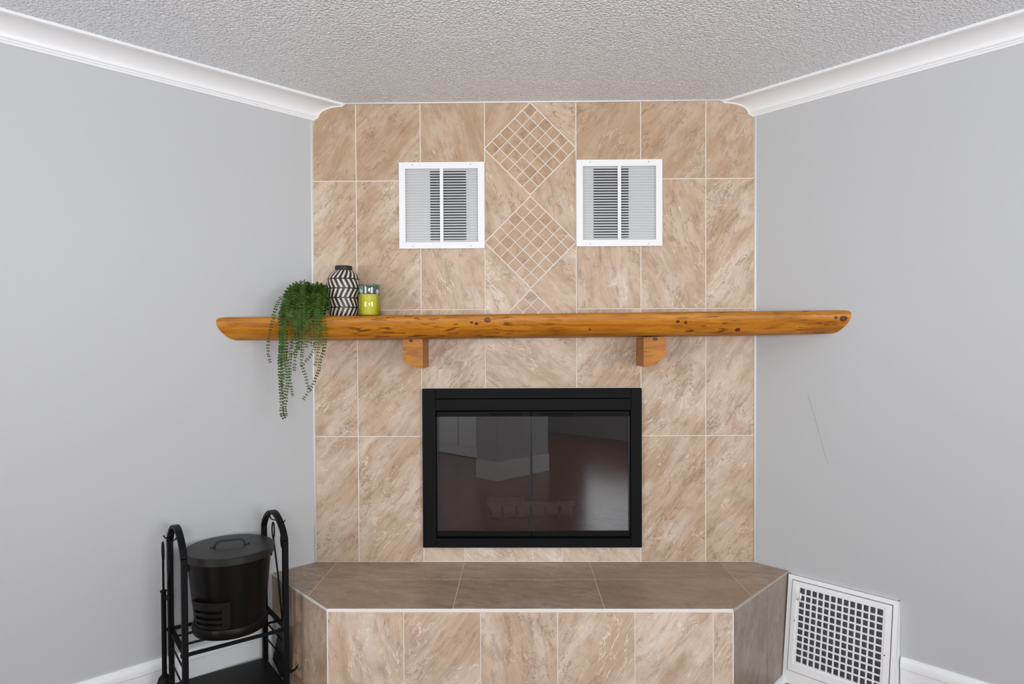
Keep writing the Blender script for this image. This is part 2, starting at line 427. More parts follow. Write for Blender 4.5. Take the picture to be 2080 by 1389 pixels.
def window(n, side, u0, u1, z0, z1):
    bm = bmesh.new()
    f = (lambda k: (lambda u, z: rp(R+k, u, z))) if side == 'a' else (lambda k: (lambda u, z: rp(u, R+k, z)))
    w = 0.05
    um = (u0+u1)/2
    for (a, b, c, d) in ((u0, u1, z0, z0+w), (u0, u1, z1-w, z1), (u0, u0+w, z0+w, z1-w), (u1-w, u1, z0+w, z1-w), (um-w/2, um+w/2, z0+w, z1-w)):
        add_prism(bm, [(a, c), (b, c), (b, d), (a, d)], f(0.08), f(0.03))
    o = obj('window_%d' % n, bm, M['trim']); o['kind'] = 'structure'
    bm = bmesh.new(); add_prism(bm, [(u0+w, z0+w), (u1-w, z0+w), (u1-w, z1-w), (u0+w, z1-w)], f(0.057), f(0.053))
    obj('pane', bm, M['pane'], o)
window(1, 'a', 0.95, 3.25, 0.7, 2.2); window(2, 'b', 0.85, 3.15, 0.7, 2.2); window(3, 'b', 4.4, 5.3, 0.8, 2.1)
# the wall corner behind the camera that the glass mirrors, and the door beyond it
slab('wall_pillar', 3.87, 4.2, 3.5, 4.36, -0.0, CEIL, M['wall'])
slab('wall_partition', 4.2, R, 4.36, 4.5, 0.0, CEIL, M['wall'])
slab('baseboard_pillar', 3.852, 4.2, 3.482, 3.4995, 0.0, 0.2, M['trim'])
slab('baseboard_pillar_side', 3.852, 3.8695, 3.5, 4.36, 0.0, 0.2, M['trim'])
dr = slab('door_1', 4.98, 5.88, 4.31, 4.359, 0.01, 2.05, M['trim'])
for (a0, a1, z0, z1) in ((5.09, 5.39, 0.15, 0.85), (5.47, 5.77, 0.15, 0.85), (5.09, 5.39, 1.0, 1.9), (5.47, 5.77, 1.0, 1.9)):
    bm = bmesh.new(); add_prism(bm, [(a0, z0), (a1, z0), (a1, z1), (a0, z1)], lambda a, z: rp(a, 4.31, z), lambda a, z: rp(a, 4.298, z))
    obj('panel', bm, M['trim'], dr)

# fireplace face: grout bed with an opening for the firebox
XL, XR, HZ = -0.9806, 1.1078, 0.4734
FX0, FX1, FZ0, FZ1 = -0.43, 0.545, 0.565, 1.28
bm = bmesh.new()
def fb(x0, x1, z0, z1):
    add_prism(bm, [(x0, z0), (x1, z0), (x1, z1), (x0, z1)], lambda x, z: Vector((x, YF+0.04, z)), lambda x, z: Vector((x, YF+0.0011, z)))
fb(XL-0.02, FX0, HZ, CEIL); fb(FX1, XR+0.02, HZ, CEIL); fb(FX0, FX1, HZ, FZ0); fb(FX0, FX1, FZ1, CEIL)
face = obj('wall_back', bm, M['grout']); face['kind'] = 'structure'

def tile2d(name, poly, origin, eu, ev, nrm, parent, mat, gap=0.0022, thick=0.006, ch=0.0012, ang=None, tint=0.5, white=0.0):
    """poly in (u,v) plane of origin+u*eu+v*ev; the mesh is built in local X (u), Z (v) with -Y as its face normal"""
    q = inset(poly, gap)
    if len(q) < 3 or parea(q) < 1e-5: return None
    # drop duplicate points
    qq = []
    for p_ in q:
        if not qq or math.hypot(p_[0]-qq[-1][0], p_[1]-qq[-1][1]) > 1e-5: qq.append(p_)
    if math.hypot(qq[0][0]-qq[-1][0], qq[0][1]-qq[-1][1]) < 1e-5: qq.pop()
    q = qq
    if len(q) < 3: return None
    cx = sum(p_[0] for p_ in q)/len(q); cy = sum(p_[1] for p_ in q)/len(q)
    qi = inset(q, ch)
    bm = bmesh.new()
    loc = [(p_[0]-cx, p_[1]-cy) for p_ in q]
    if len(qi) != len(q): qi = q
    loci = [(p_[0]-cx, p_[1]-cy) for p_ in qi]
    n = len(loc)
    a = [bm.verts.new((x, thick, z)) for x, z in loc]
    b = [bm.verts.new((x, ch*0.8, z)) for x, z in loc]
    bm.faces.new(a[::-1])
    for i in range(n): bm.faces.new((a[i], a[(i+1) % n], b[(i+1) % n], b[i]))
    # match inset vertices to nearest outer ones
    order = [min(range(n), key=lambda k: (loci[k][0]-x)**2+(loci[k][1]-z)**2) for x, z in loc]
    if sorted(order) == list(range(n)):
        c = [bm.verts.new((loci[k][0], 0, loci[k][1])) for k in order]
        for i in range(n): bm.faces.new((b[i], b[(i+1) % n], c[(i+1) % n], c[i]))
        bm.faces.new(c)
    else: bm.faces.new(b)
    X, Z = Vector(eu).normalized(), Vector(ev).normalized(); Y = -Vector(nrm).normalized()
    mat4 = Matrix((X, Y, Z)).transposed().to_4x4(); mat4.translation = Vector(origin) + X*cx + Z*cy
    o = obj(name, bm, mat, parent, M=mat4)
    if ang is None: ang = random.uniform(50, 64)
    o.color = (ang/180.0, tint, white, 1)
    return o
FO, FU, FV, FN = Vector((0, YF, 0)), Vector((1, 0, 0)), Vector((0, 0, 1)), Vector((0, -1, 0))
def rect(x0, x1, z0, z1): return [(x0, z0), (x1, z0), (x1, z1), (x0, z1)]
def ft(poly, ang=None, white=0.0, tint=None, name='tile', mat=None, **kw):
    return tile2d(name, poly, FO, FU, FV, FN, face, mat or M['tile'], ang=ang, tint=random.random()*0.5 if tint is None else tint, white=white, **kw)
g0, g1, g2, g3, g4, g5 = -0.772, -0.467, -0.163, 0.268, 0.5725, 0.878
r1, r2, r3, r4 = 2.2853, 1.6757, 1.0741, HZ
IX0, IX1, IZ0, IZ1 = -0.462, 0.571, 0.550, 1.302
top = 2.648
# rounded outer top corners follow the cove moulding
def corner(x0, x1, z0, z1, left):
    R1, R2 = 0.112, 0.075
    pts = []
    if left:
        pts = [(x0, z0), (x1, z0), (x1, z1)] + [(x0+R1-R1*math.sin(t), z1-R2+R2*math.cos(t)) for t in [i*PI/2/8 for i in range(9)]]
    else:
        pts = [(x0, z0), (x1, z0)] + [(x1-R1+R1*math.cos(t), z1-R2+R2*math.sin(t)) for t in [i*PI/2/8 for i in range(9)]] + [(x0, z1)]
    return pts
ft(corner(XL+0.003, g0, r1, top, True), 58, tint=0.6)
ft(corner(g5, XR-0.003, r1, top, False), 62, tint=0.6)
for (a, b, an) in ((g0, g1, 48), (g1, g2, 108), (g3, g4, 60), (g4, g5, 52)): ft(rect(a, b, r1, top), an, tint=0.65)
for (a, b, an) in ((XL+0.003, g0, 48), (g0, g1, 50), (g1, g2, 110), (g3, g4, 100), (g4, g5, 112), (g5, XR-0.003, 55)): ft(rect(a, b, r2, r1), an, white=0.12)
for (a, b, z0, an) in ((XL+0.003, g0, r3, 46), (g0, g1, r3, 50), (g4, g5, r3, 52), (g5, XR-0.003, r3, 56)): ft(rect(a, b, z0, r2), an, white=0.05)
for (a, b, an) in ((g1, g2, 52), (g3, g4, 54)): ft(rect(a, b, IZ1, r2), an)
ft(rect(g2, g3, IZ1, 1.548), 146)
for (a, b, an) in ((XL+0.003, g0, 48), (g0, IX0, 50), (IX1, g5, 52), (g5, XR-0.003, 50)): ft(rect(a, b, r4, r3), an, white=0.15)
for (a, b) in ((IX0, -0.266), (-0.266, 0.059), (0.059, 0.197), (0.197, IX1)): ft(rect(a, b, r4+0.002, IZ0-0.004), 140, white=0.8)
# centre strip: diamonds of 6 x 6 mosaic tiles and cut tiles between them
CXD, HD = 0.0525, 0.2155
DC = [2.432, 1.992, 1.552]
for j, zc in enumerate(DC):
    side = HD*math.sqrt(2); cell = side/6
    s2 = math.sqrt(0.5)
    for i in range(6):
        for k in range(6):
            u0, u1, v0, v1 = -side/2+i*cell, -side/2+(i+1)*cell, -side/2+k*cell, -side/2+(k+1)*cell
            poly = [(CXD + (u-v)*s2, zc + (u+v)*s2) for u, v in ((u0, v0), (u1, v0), (u1, v1), (u0, v1))]
            if j == 2: poly = clip(poly, 0, -1, -1.548)
            if len(poly) < 3: continue
            ft(poly, random.uniform(20, 160), name='mosaic_tile', mat=M['mosaic'], gap=0.0019, ch=0.0008, tint=random.random(), white=random.random()*0.12)
def tri_between(z_top_c, z_bot_c, left, an):
    """region of half the strip between two diamonds (or beyond one)"""
    z0 = z_bot_c if z_bot_c else 1.548
    z1 = z_top_c if z_top_c else top
    p = rect(g2, CXD, z0, z1) if left else rect(CXD, g3, z0, z1)
    d = HD + 0.0015
    if z_top_c:      # stay below the upper diamond: left side  z <= z_top_c - d + |x-CXD|
        p = clip(p, (1 if left else -1), 1, z_top_c - d + (CXD if left else -CXD))
    if z_bot_c:
        p = clip(p, (1 if left else -1), -1, -(z_bot_c + d) + (CXD if left else -CXD))
    ft(p, an, white=0.1)
tri_between(None, DC[0], True, 55); tri_between(None, DC[0], False, 146)
tri_between(DC[0], DC[1], True, 112); tri_between(DC[0], DC[1], False, 104)
tri_between(DC[1], DC[2], True, 130); tri_between(DC[1], DC[2], False, 140)
# caulk lines round the tiled face
bm = bmesh.new()
add_tube(bm, [(XL, YF-0.001, HZ), (XL-0.002, YF-0.001, 2.575)], 0.0045, 6)
add_tube(bm, [(XR, YF-0.001, HZ), (XR+0.002, YF-0.001, 2.575)], 0.0055, 6)
add_tube(bm, [(XL+0.11, YF-0.001, 2.650), (XR-0.11, YF-0.001, 2.650)], 0.0045, 6)
for sg, x0_, k_ in ((1, XL, 0.6927), (-1, XR, 0.7212)):
    cp = [(x0_+sg*(0.0205+0.002)/k_*0.35, 2.572)] + [(x0_ + sg*(0.0225+0.0775*(1-math.cos(i/12*PI/2)))/k_, 2.5865+0.0505*math.sin(i/12*PI/2)) for i in range(13)] + [(x0_+sg*0.160, 2.649)]
    add_tube(bm, [(x, YF-0.0015, z) for x, z in cp], 0.004, 6)
obj('caulk_line', bm, M['caulk'], face, True)

# fine hairline scratches on the right wall paint
bm = bmesh.new()
add_tube(bm, [rp(0.0003, 1.449+q, z) for q, z in ((0.2445, 1.283), (0.262, 1.225), (0.284, 1.15), (0.298, 1.10), (0.318, 1.03), (0.330, 0.986))], 0.0007, 4)
wr = bpy.data.objects['wall_right']; sc_ = obj('scratch', bm, simple('paint_scratch', (0.36, 0.36, 0.36), 0.7), wr)
# crown moulding along both walls (profile: distance out from the wall, height)
prof = [(0.0, 2.568), (0.0125, 2.570), (0.0125, 2.578), (0.0165, 2.579), (0.0165, 2.585), (0.0205, 2.5865)]
for i in range(13):
    t = i/12*PI/2
    prof.append((0.0225 + 0.0775*(1-math.cos(t)), 2.5885 + 0.0505*math.sin(t)))
prof += [(0.1005, 2.6395), (0.108, 2.6405), (0.108, CEIL-0.0003), (0.0, CEIL-0.0003)]
def molding(name, prof, side, s0, s1, mat, ext=0.0):
    """profile swept along a wall; the near-fireplace end is cut by the tiled face (y = YF)"""
    bm = bmesh.new(); A, B = [], []
    for (o_, z) in prof:
        if side == 'L': p0 = lambda s: rp(s, o_, z); d = DL
        else: p0 = lambda s: rp(o_, s, z); d = DR
        q = p0(0)
        if s0 is None:
            s = (YF + 0.001 - q.y)/d.y
        else: s = s0
        A.append(bm.verts.new(p0(s))); B.append(bm.verts.new(p0(s1)))
    n = len(prof)
    for i in range(n): bm.faces.new((A[i], A[(i+1) % n], B[(i+1) % n], B[i]))
    bm.faces.new(A[::-1]); bm.faces.new(B)
    o = obj(name, bm, mat, auto=0.6); o['kind'] = 'structure'; return o
molding('trim_1', prof, 'L', None, R, M['trim']); molding('trim_2', prof, 'R', None, R, M['trim'])
# baseboards with a moulded cap
bprof = [(0, 0), (0.014, 0), (0.014, 0.193), (0.017, 0.196), (0.017, 0.222), (0.012, 0.232), (0.006, 0.240), (0, 0.240)]
molding('baseboard_left', bprof, 'L', 1.507+0.225, R, M['trim'])
molding('baseboard_right', bprof, 'R', 1.449+0.62, R, M['trim'])

# ------------------------------------------------------------------ raised hearth
HL, HR = Vector((-0.762, 2.524)), Vector((0.828, 2.524))
WL, WR = Vector((-1.134, 2.925)), Vector((1.2205, 2.955))
hearth = empty('hearth', (0.05, 2.8, 0))
tag(hearth, 'raised hearth platform clad in beige and brown marbled tiles under the firebox', 'hearth')
def hp(v): return Vector(v) - Vector((0.05, 2.8, 0))
e = 0.0016
bm = bmesh.new()
poly = [(HL.x+e, HL.y+e), (HR.x-e, HR.y+e), (WR.x-0.006, WR.y-0.001), (XR-0.003, YF+0.0015), (XL+0.003, YF+0.0015), (WL.x+0.006, WL.y-0.001)]
add_prism(bm, poly, lambda x, y: hp((x, y, 0.0)), lambda x, y: hp((x, y, HZ-0.0012)))
obj('core', bm, M['grout'], hearth)
HOF = hp((0, 0, 0))
# top tiles (looking down): u = x, v = y
outline = [(HL.x, HL.y), (HR.x, HR.y), (WR.x-0.003, WR.y), (XR-0.002, YF), (XL+0.002, YF), (WL.x+0.003, WL.y)]
for (y0, y1) in ((2.52, 2.84), (2.84, YF)):
    for (x0, x1) in ((-1.3, -0.88), (-0.88, -0.268), (-0.268, 0.327), (0.327, 0.945), (0.945, 1.3)):
        p = clip(clip(clip(clip(outline, -1, 0, -x0), 1, 0, x1), 0, -1, -y0), 0, 1, y1)
        if len(p) < 3: continue
        tile2d('tile', p, HOF + Vector((0, 0, HZ)), (1, 0, 0), (0, 1, 0), (0, 0, 1), hearth, M['tile_top'], gap=0.0013, ang=random.uniform(158, 168), tint=random.random())
# front and side tiles
fx = [-0.762, -0.461, -0.159, 0.1435, 0.4455, 0.7504, 0.828]
zt = HZ - 0.013
for i, (x0, x1) in enumerate(zip(fx, fx[1:])):
    tile2d('tile', rect(x0, x1, 0.0, zt), hp((0, HL.y, 0)), (1, 0, 0), (0, 0, 1), (0, -1, 0), hearth, M['tile'], ang=[100, 56, 102, 60, 50, 60][i], tint=0.2, white=[0.40, 0.36, 0.42, 0.45, 0.5, 0.6][i])
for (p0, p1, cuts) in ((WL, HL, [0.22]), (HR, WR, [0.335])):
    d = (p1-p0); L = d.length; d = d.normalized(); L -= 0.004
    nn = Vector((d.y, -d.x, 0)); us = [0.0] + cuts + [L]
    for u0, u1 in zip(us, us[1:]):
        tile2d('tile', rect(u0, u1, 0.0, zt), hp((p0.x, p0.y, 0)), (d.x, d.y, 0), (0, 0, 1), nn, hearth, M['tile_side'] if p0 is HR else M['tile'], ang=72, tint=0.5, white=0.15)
# white grout bead along the front and side edges of the top, and up the front corners
bm = bmesh.new()
add_box(bm, hp((HL.x, HL.y+0.0005, HZ-0.0125)), hp((HR.x, HL.y+0.012, HZ-0.0015)))
for (p0, p1) in ((WL, HL),):
    d = (p1-p0).normalized(); n_ = Vector((d.y, -d.x))
    add_bar(bm, [hp((p0.x-n_.x*0.005, p0.y-n_.y*0.005, HZ-0.007)), hp((p1.x-n_.x*0.005, p1.y-n_.y*0.005, HZ-0.007))], 0.0095, 0.0095, (n_.x, n_.y, 0))
for p in (HL, HR):
    add_box(bm, hp((p.x-0.002, p.y+0.0006, 0.0)), hp((p.x+0.002, p.y+0.006, HZ-0.012)))
obj('edge_bead', bm, M['caulk'], hearth)
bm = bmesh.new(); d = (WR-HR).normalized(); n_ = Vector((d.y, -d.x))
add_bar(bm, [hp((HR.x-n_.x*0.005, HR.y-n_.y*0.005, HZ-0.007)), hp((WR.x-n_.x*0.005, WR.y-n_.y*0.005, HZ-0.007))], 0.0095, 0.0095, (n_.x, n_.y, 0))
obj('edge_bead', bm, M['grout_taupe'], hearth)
# quarter-round shoe: white at the right side, oak at the left
def shoe(name, p0, p1, r, mat):
    d = (p1-p0).normalized(); n_ = Vector((d.y, -d.x)); bm = bmesh.new()
    pr = [(0, 0)] + [(r*math.cos(t), r*math.sin(t)) for t in [i*PI/2/5 for i in range(6)]]
    A = [bm.verts.new((p0.x+n_.x*(a+0.0008), p0.y+n_.y*(a+0.0008), b)) for a, b in pr]; B = [bm.verts.new((p1.x+n_.x*(a+0.0008), p1.y+n_.y*(a+0.0008), b)) for a, b in pr]
    for i in range(len(pr)): bm.faces.new((A[i], A[(i+1) % len(pr)], B[(i+1) % len(pr)], B[i]))
    bm.faces.new(A); bm.faces.new(B[::-1]); o = obj(name, bm, mat, auto=0.6); o['kind'] = 'structure'
dr_ = (WR-HR).normalized(); dl_ = (HL-WL).normalized()
shoe('trim_3', HR+dr_*0.02, WR-dr_*0.055, 0.022, M['trim'])
shoe('trim_4', WL+dl_*0.03, HL-dl_*0.02, 0.022, M['wood_trim'])

# ------------------------------------------------------------------ firebox insert with glass doors
ins = empty('fireplace_insert', (0.0545, YF, IZ0))
tag(ins, 'black framed fireplace insert with two smoked glass doors', 'fireplace')
def ip(v): return Vector(v) - Vector((0.0545, YF, IZ0))
def ibox(name, x0, x1, y0, y1, z0, z1, mat=None, bev=0.0015, parent=None):
    bm = bmesh.new(); add_box(bm, ip((x0, y0, z0)), ip((x1, y1, z1)), bev); return obj(name, bm, mat or M['black'], parent or ins)
yo = YF-0.028
OX0, OX1, OZ0, OZ1 = -0.398, 0.519, 0.594, 1.199
for (x0, x1) in ((IX0, OX0), (OX1, IX1)): ibox('side_frame', x0, x1, yo, YF-0.001, IZ0, IZ1, bev=0.003)
ibox('bottom_frame', OX0, OX1, yo+0.0005, YF-0.001, IZ0, OZ0)
ibox('top_panel', OX0, OX1, yo+0.0005, YF-0.001, 1.2555, IZ1)
ibox('top_panel', OX0, OX1, yo+0.0015, YF-0.001, OZ1, 1.2525)
# doors: rails, thin stiles and glass
dy0, dy1 = YF-0.016, YF-0.004
xm = 0.052
for k, (x0, x1) in enumerate(((OX0+0.003, xm-0.001), (xm+0.001, OX1-0.003))):
    dm = ibox('door', x0, x1, dy0, dy1, 1.169, 1.193)
    bm = bmesh.new(); add_box(bm, ip((x0, dy0, 0.600)), ip((x1, dy1, 0.625)), 0.001); obj('bottom_rail', bm, M['black'], dm)
    bm = bmesh.new(); add_box(bm, ip((x0, YF-0.010, 0.625)), ip((x1, YF-0.006, 1.169))); obj('glass_pane', bm, M['fireglass'], dm)
    for sx_ in (x0, x1-0.006):
        bm = bmesh.new(); add_box(bm, ip((sx_, YF-0.0125, 0.625)), ip((sx_+0.006, YF-0.0102, 1.169)))
        obj('glass_edge', bm, M['edge'], dm)
    hx = -0.069 if k == 0 else 0.181
    bm = bmesh.new(); path = [(hx-0.073+0.146*i/16, dy0-0.004-0.012*math.sin(PI*i/16), 1.181-0.004*math.sin(PI*i/16)) for i in range(17)]
    add_tube(bm, [ip(p) for p in path], [0.002+0.004*math.sin(PI*i/16) for i in range(17)], 8); obj('handle', bm, M['rack'], dm, True)
# firebox cavity, grate and logs
bm = bmesh.new()
y2 = YF+0.42
P = lambda x, y, z: bm.verts.new(ip((x, y, z)))
f_ = [P(FX0, YF+0.002, FZ0), P(FX1, YF+0.002, FZ0), P(FX1, YF+0.002, FZ1), P(FX0, YF+0.002, FZ1)]
b_ = [P(FX0+0.1, y2, FZ0), P(FX1-0.1, y2, FZ0), P(FX1-0.1, y2-0.1, FZ1), P(FX0+0.1, y2-0.1, FZ1)]
for i in range(4): bm.faces.new((f_[i], f_[(i+1) % 4], b_[(i+1) % 4], b_[i]))
bm.faces.new(b_)
fbx = obj('firebox', bm, M['soot'], ins)
gm = bmesh.new()
for i in range(7):
    x = -0.16+i*0.07
    add_tube(gm, [ip((x, YF+0.08, 0.72)), ip((x, YF+0.08, 0.64)), ip((x, YF+0.30, 0.635)), ip((x, YF+0.30, 0.72))], 0.008, 6)
add_tube(gm, [ip((-0.19, YF+0.12, 0.63)), ip((0.29, YF+0.12, 0.63))], 0.007, 6); add_tube(gm, [ip((-0.19, YF+0.27, 0.63)), ip((0.29, YF+0.27, 0.63))], 0.007, 6)
for x in (-0.16, 0.26):
    for y in (0.12, 0.27): add_tube(gm, [ip((x, YF+y, 0.63)), ip((x, YF+y, FZ0))], 0.008, 6)
obj('grate', gm, M['iron'], ins)
def log(name, p0, p1, r, label):
    p0, p1 = Vector(p0), Vector(p1); c = (p0+p1)/2; bm = bmesh.new(); n = 9
    pts = [(p0+(p1-p0)*i/(n-1))-c for i in range(n)]
    pts = [p+Vector((0, random.uniform(-.003, .003), random.uniform(-.003, .003))) for p in pts]
    add_tube(bm, pts, [r*random.uniform(.93, 1.05) for _ in pts], 7)
    o = obj(name, bm, M['log']); o.location = c; tag(o, label, 'firewood'); return o
log('firewood_log', (-0.14, YF+0.15, 0.688), (0.27, YF+0.16, 0.692), 0.037, 'long pale log lying low across the grate behind the glass doors')
log('firewood_log', (-0.17, YF+0.235, 0.690), (0.02, YF+0.24, 0.694), 0.036, 'short log at the back left of the fire grate')

# ------------------------------------------------------------------ mantel
mant = empty('mantel_shelf', (0.05, 2.95, 1.54))
tag(mant, 'honey varnished pine log mantel spanning from wall to wall over the firebox', 'mantel')
bm = bmesh.new()
sec = [(YF-0.002, 1.640), (2.800, 1.640), (2.783, 1.6385), (2.771, 1.635), (2.765, 1.629), (2.764, 1.617), (2.766, 1.603), (2.773, 1.586), (2.782, 1.571), (2.793, 1.557), (2.805, 1.546), (2.822, 1.540), (YF-0.002, 1.538)]
def wall_x(y, left):   # x where the wall stands at depth y
    return XL + (y-YF)*(0.7212/0.6927) if left else XR - (y-YF)*(0.6927/0.7212)
N = 70; rings = []
for i in range(N+1):
    t = i/N; ring = []
    for (y, z) in sec:
        xa, xb = wall_x(y, True)+0.0015, wall_x(y, False)-0.0015
        x = xa + (xb-xa)*t
        wob = 0.0022*math.sin(x*5.1+1.3)+0.0015*math.sin(x*13+z*20)
        front = (y < 2.83)
        yy = y + (wob if front and 0 < i < N else 0)
        zz = z + 0.0065*x + (0.0018*math.sin(x*3.7+0.8) if 0 < i < N and z < 1.60 and front else 0)
        # bark-round ends: the log narrows slightly where it meets the walls
        ring.append(bm.verts.new((x-0.05*1, yy-2.95, zz-1.54)))
    rings.append(ring)
k = len(sec)
for A_, B_ in zip(rings, rings[1:]):
    for j in range(k): bm.faces.new((A_[j], A_[(j+1) % k], B_[(j+1) % k], B_[j]))
bm.faces.new(rings[0]); bm.faces.new(rings[-1][::-1])
# shader works in world-like coordinates, so shift the mesh instead of the object
for v_ in bm.verts: v_.co += Vector((0.05, 2.95, 1.54))
beam = obj('beam', bm, M['pine'], mant, auto=0.9); beam.location = (-0.05, -2.95, -1.54)
def bracket(x0, x1, left, label):
    bm = bmesh.new()
    yb, yf = YF-0.002, 2.885
    zt_ = 1.537
    if left: pf = [(x0, zt_), (x0, 1.437), (x0+0.012, 1.425), (x0+0.045, 1.412), (x1-0.006, 1.403), (x1, 1.408), (x1, zt_)]
    else: pf = [(x0, zt_), (x0, 1.413), (x0+0.006, 1.406), (x0+0.05, 1.416), (x1-0.02, 1.438), (x1, 1.458), (x1, zt_)]
    add_prism(bm, pf, lambda x, z: Vector((x, yb, z)), lambda x, z: Vector((x, yf, z)))
    o = obj('bracket', bm, M['pine_bracket'], mant, auto=0.5); o.location = (-0.05, -2.95, -1.54)
bracket(-0.521, -0.433, True, ''); bracket(0.549, 0.647, False, '')

# ------------------------------------------------------------------ wall vents over the mantel
def wall_vent(cx, cz, label, dark):
    W, H_ = 0.402, 0.405
    root = empty('return_air_grille', (cx, YF, cz)); tag(root, label, 'vent', 'white return air grilles on the tiled face')
    yf = -0.013
    # frame with flared lip
    bm = bmesh.new(); b = 0.030
    for (x0, x1, z0, z1) in ((-W/2, W/2, H_/2-b, H_/2), (-W/2, W/2, -H_/2, -H_/2+b), (-W/2, -W/2+b, -H_/2+b, H_/2-b), (W/2-b, W/2, -H_/2+b, H_/2-b), (-0.008, 0.008, -H_/2+b, H_/2-b)):
        add_prism(bm, [(x0, z0), (x1, z0), (x1, z1), (x0, z1)], lambda x, z: Vector((x, yf+0.004, z)), lambda x, z: Vector((x, yf, z)))
    for (x0, x1, z0, z1) in ((-W/2, W/2, H_/2-0.002, H_/2), (-W/2, W/2, -H_/2, -H_/2+0.002), (-W/2, -W/2+0.002, -H_/2, H_/2), (W/2-0.002, W/2, -H_/2, H_/2)):
        add_box(bm, (x0, yf+0.004, z0), (x1, -0.001, z1))
    obj('frame', bm, M['grille'], root)
    sm = {}
    n = 27; pit = (H_-2*b)/n
    for hlf, (x0, x1) in enumerate(((-W/2+b, -0.008), (0.008, W/2-b))):
        for i in range(n):
            z = -H_/2+b + (i+0.5)*pit
            if 's' not in sm:
                bm = bmesh.new(); w = (x1-x0)/2
                # slat: angled blade with rounded lower ends
                pts = [(-w, 0.0085, 0.0040), (w, 0.0085, 0.0040), (w, -0.0005, -0.0040), (w-0.004, -0.0015, -0.0056), (-w+0.004, -0.0015, -0.0056), (-w, -0.0005, -0.0040)]
                a_ = [bm.verts.new(p) for p in pts]; c_ = [bm.verts.new((p[0], p[1]+0.0006, p[2]+0.0006)) for p in pts]
                bm.faces.new(a_); bm.faces.new(c_[::-1])
                for q in range(6): bm.faces.new((a_[q], a_[(q+1) % 6], c_[(q+1) % 6], c_[q]))
                o = obj('louver', bm, M['grille_slat'], root); sm['s'] = o.data
            else: o = lk('louver', sm['s'], None, root)
            o.location = ((x0+x1)/2, yf+0.0045-0.001, z+0.001)
    # duct behind: bright sheet metal with a dark panel painting the opening's shade
    bm = bmesh.new(); add_box(bm, (-W/2+0.01, -0.0012, -H_/2+0.01), (W/2-0.01, -0.0004, H_/2-0.01)); obj('duct_plate', bm, M['duct'], root)
    bm = bmesh.new(); add_box(bm, (dark[0], -0.0018, -H_/2+0.042), (dark[1], -0.0013, H_/2-0.04)); obj('duct_shade_panel', bm, M['dark'], root)
    for sx_ in (-0.137, 0.137):
        for sz in (-1, 1):
            bm = bmesh.new()
            M_ = Matrix.Translation((sx_, yf-0.0003, sz*(H_/2-0.011))) @ Matrix.Rotation(PI/2, 4, 'X')
            bmesh.ops.create_cone(bm, cap_ends=True, segments=10, radius1=0.0024, radius2=0.002, depth=0.0012, matrix=M_)
            obj('screw', bm, M['screw'], root)
wall_vent(-0.3655, 2.1655, 'square white louvered grille left of the diamond mosaic', (-0.055, 0.115))
wall_vent(0.470, 2.171, 'square white louvered grille right of the diamond mosaic', (-0.12, 0.045))

# ------------------------------------------------------------------ leaning baseboard register at the right wall
reg = empty('floor_register', rp(0, 1.449+0.392, 0), math.atan2(DR.y, DR.x))
tag(reg, 'slanted white metal baseboard register with a square lattice beside the hearth', 'register')
# local: x along the wall (away from the fireplace), y into the wall -> -y comes out to the room
RW, RH, RB, RT = 0.445, 0.465, 0.082, 0.016
wx = -1   # room side sign in local y (set below)
# direction out of the wall in world is -? compute: out = DL ; local y axis = rotate(DR, +90)
ly = Vector((-DR.y, DR.x, 0)); sgn_ = 1 if ly.dot(DL) > 0 else -1
def rg(x, o_, z): return Vector((x, sgn_*o_, z))
def front_at(z, extra=0.0):   # distance of the leaning front plane from the wall
    return RB + (RT-RB)*z/RH + extra
def panel(bm, x0, x1, z0, z1, e0, e1):
    add_prism(bm, [(x0, z0), (x1, z0), (x1, z1), (x0, z1)], lambda x, z: rg(x, front_at(z, e0), z), lambda x, z: rg(x, front_at(z, e1), z))
x0, x1 = -RW/2, RW/2
OPX0, OPX1, OPZ0, OPZ1 = x0+0.052, x1-0.054, 0.100, 0.418
bm = bmesh.new()
add_prism(bm, [(0.001, 0), (RB, 0), (RT, RH), (0.001, RH)], lambda o_, z: rg(x0, o_, z), lambda o_, z: rg(x0+0.004, o_, z))
add_prism(bm, [(0.001, 0), (RB, 0), (RT, RH), (0.001, RH)], lambda o_, z: rg(x1-0.004, o_, z), lambda o_, z: rg(x1, o_, z))
add_box(bm, (x0, min(sgn_*0.001, sgn_*RT), RH-0.004), (x1, max(sgn_*0.001, sgn_*RT), RH))
obj('side_return', bm, M['trim_worn'], reg)
bm = bmesh.new(); ow = 0.018
for (a, b, c, d) in ((x0, x1, RH-ow, RH), (x0, x1, 0.0, 0.055), (x0, x0+ow, 0.055, RH-ow), (x1-ow, x1, 0.055, RH-ow)): panel(bm, a, b, c, d, -0.004, 0.004)
obj('outer_frame', bm, M['trim_worn'], reg)
bm = bmesh.new()
ix0, ix1, iz0, iz1 = x0+ow+0.004, x1-ow-0.004, 0.059, RH-ow-0.004
for (a, b, c, d) in ((ix0, ix1, OPZ1+0.010, iz1), (ix0, ix1, iz0, OPZ0-0.010), (ix0, OPX0-0.010, OPZ0-0.010, OPZ1+0.010), (OPX1+0.010, ix1, OPZ0-0.010, OPZ1+0.010)): panel(bm, a, b, c, d, -0.006, 0.0075)
for (a, b, c, d) in ((OPX0-0.010, OPX1+0.010, OPZ1, OPZ1+0.010), (OPX0-0.010, OPX1+0.010, OPZ0-0.010, OPZ0), (OPX0-0.010, OPX0, OPZ0, OPZ1), (OPX1, OPX1+0.010, OPZ0, OPZ1)): panel(bm, a, b, c, d, -0.006, 0.004)
obj('inner_frame', bm, M['trim_worn'], reg)
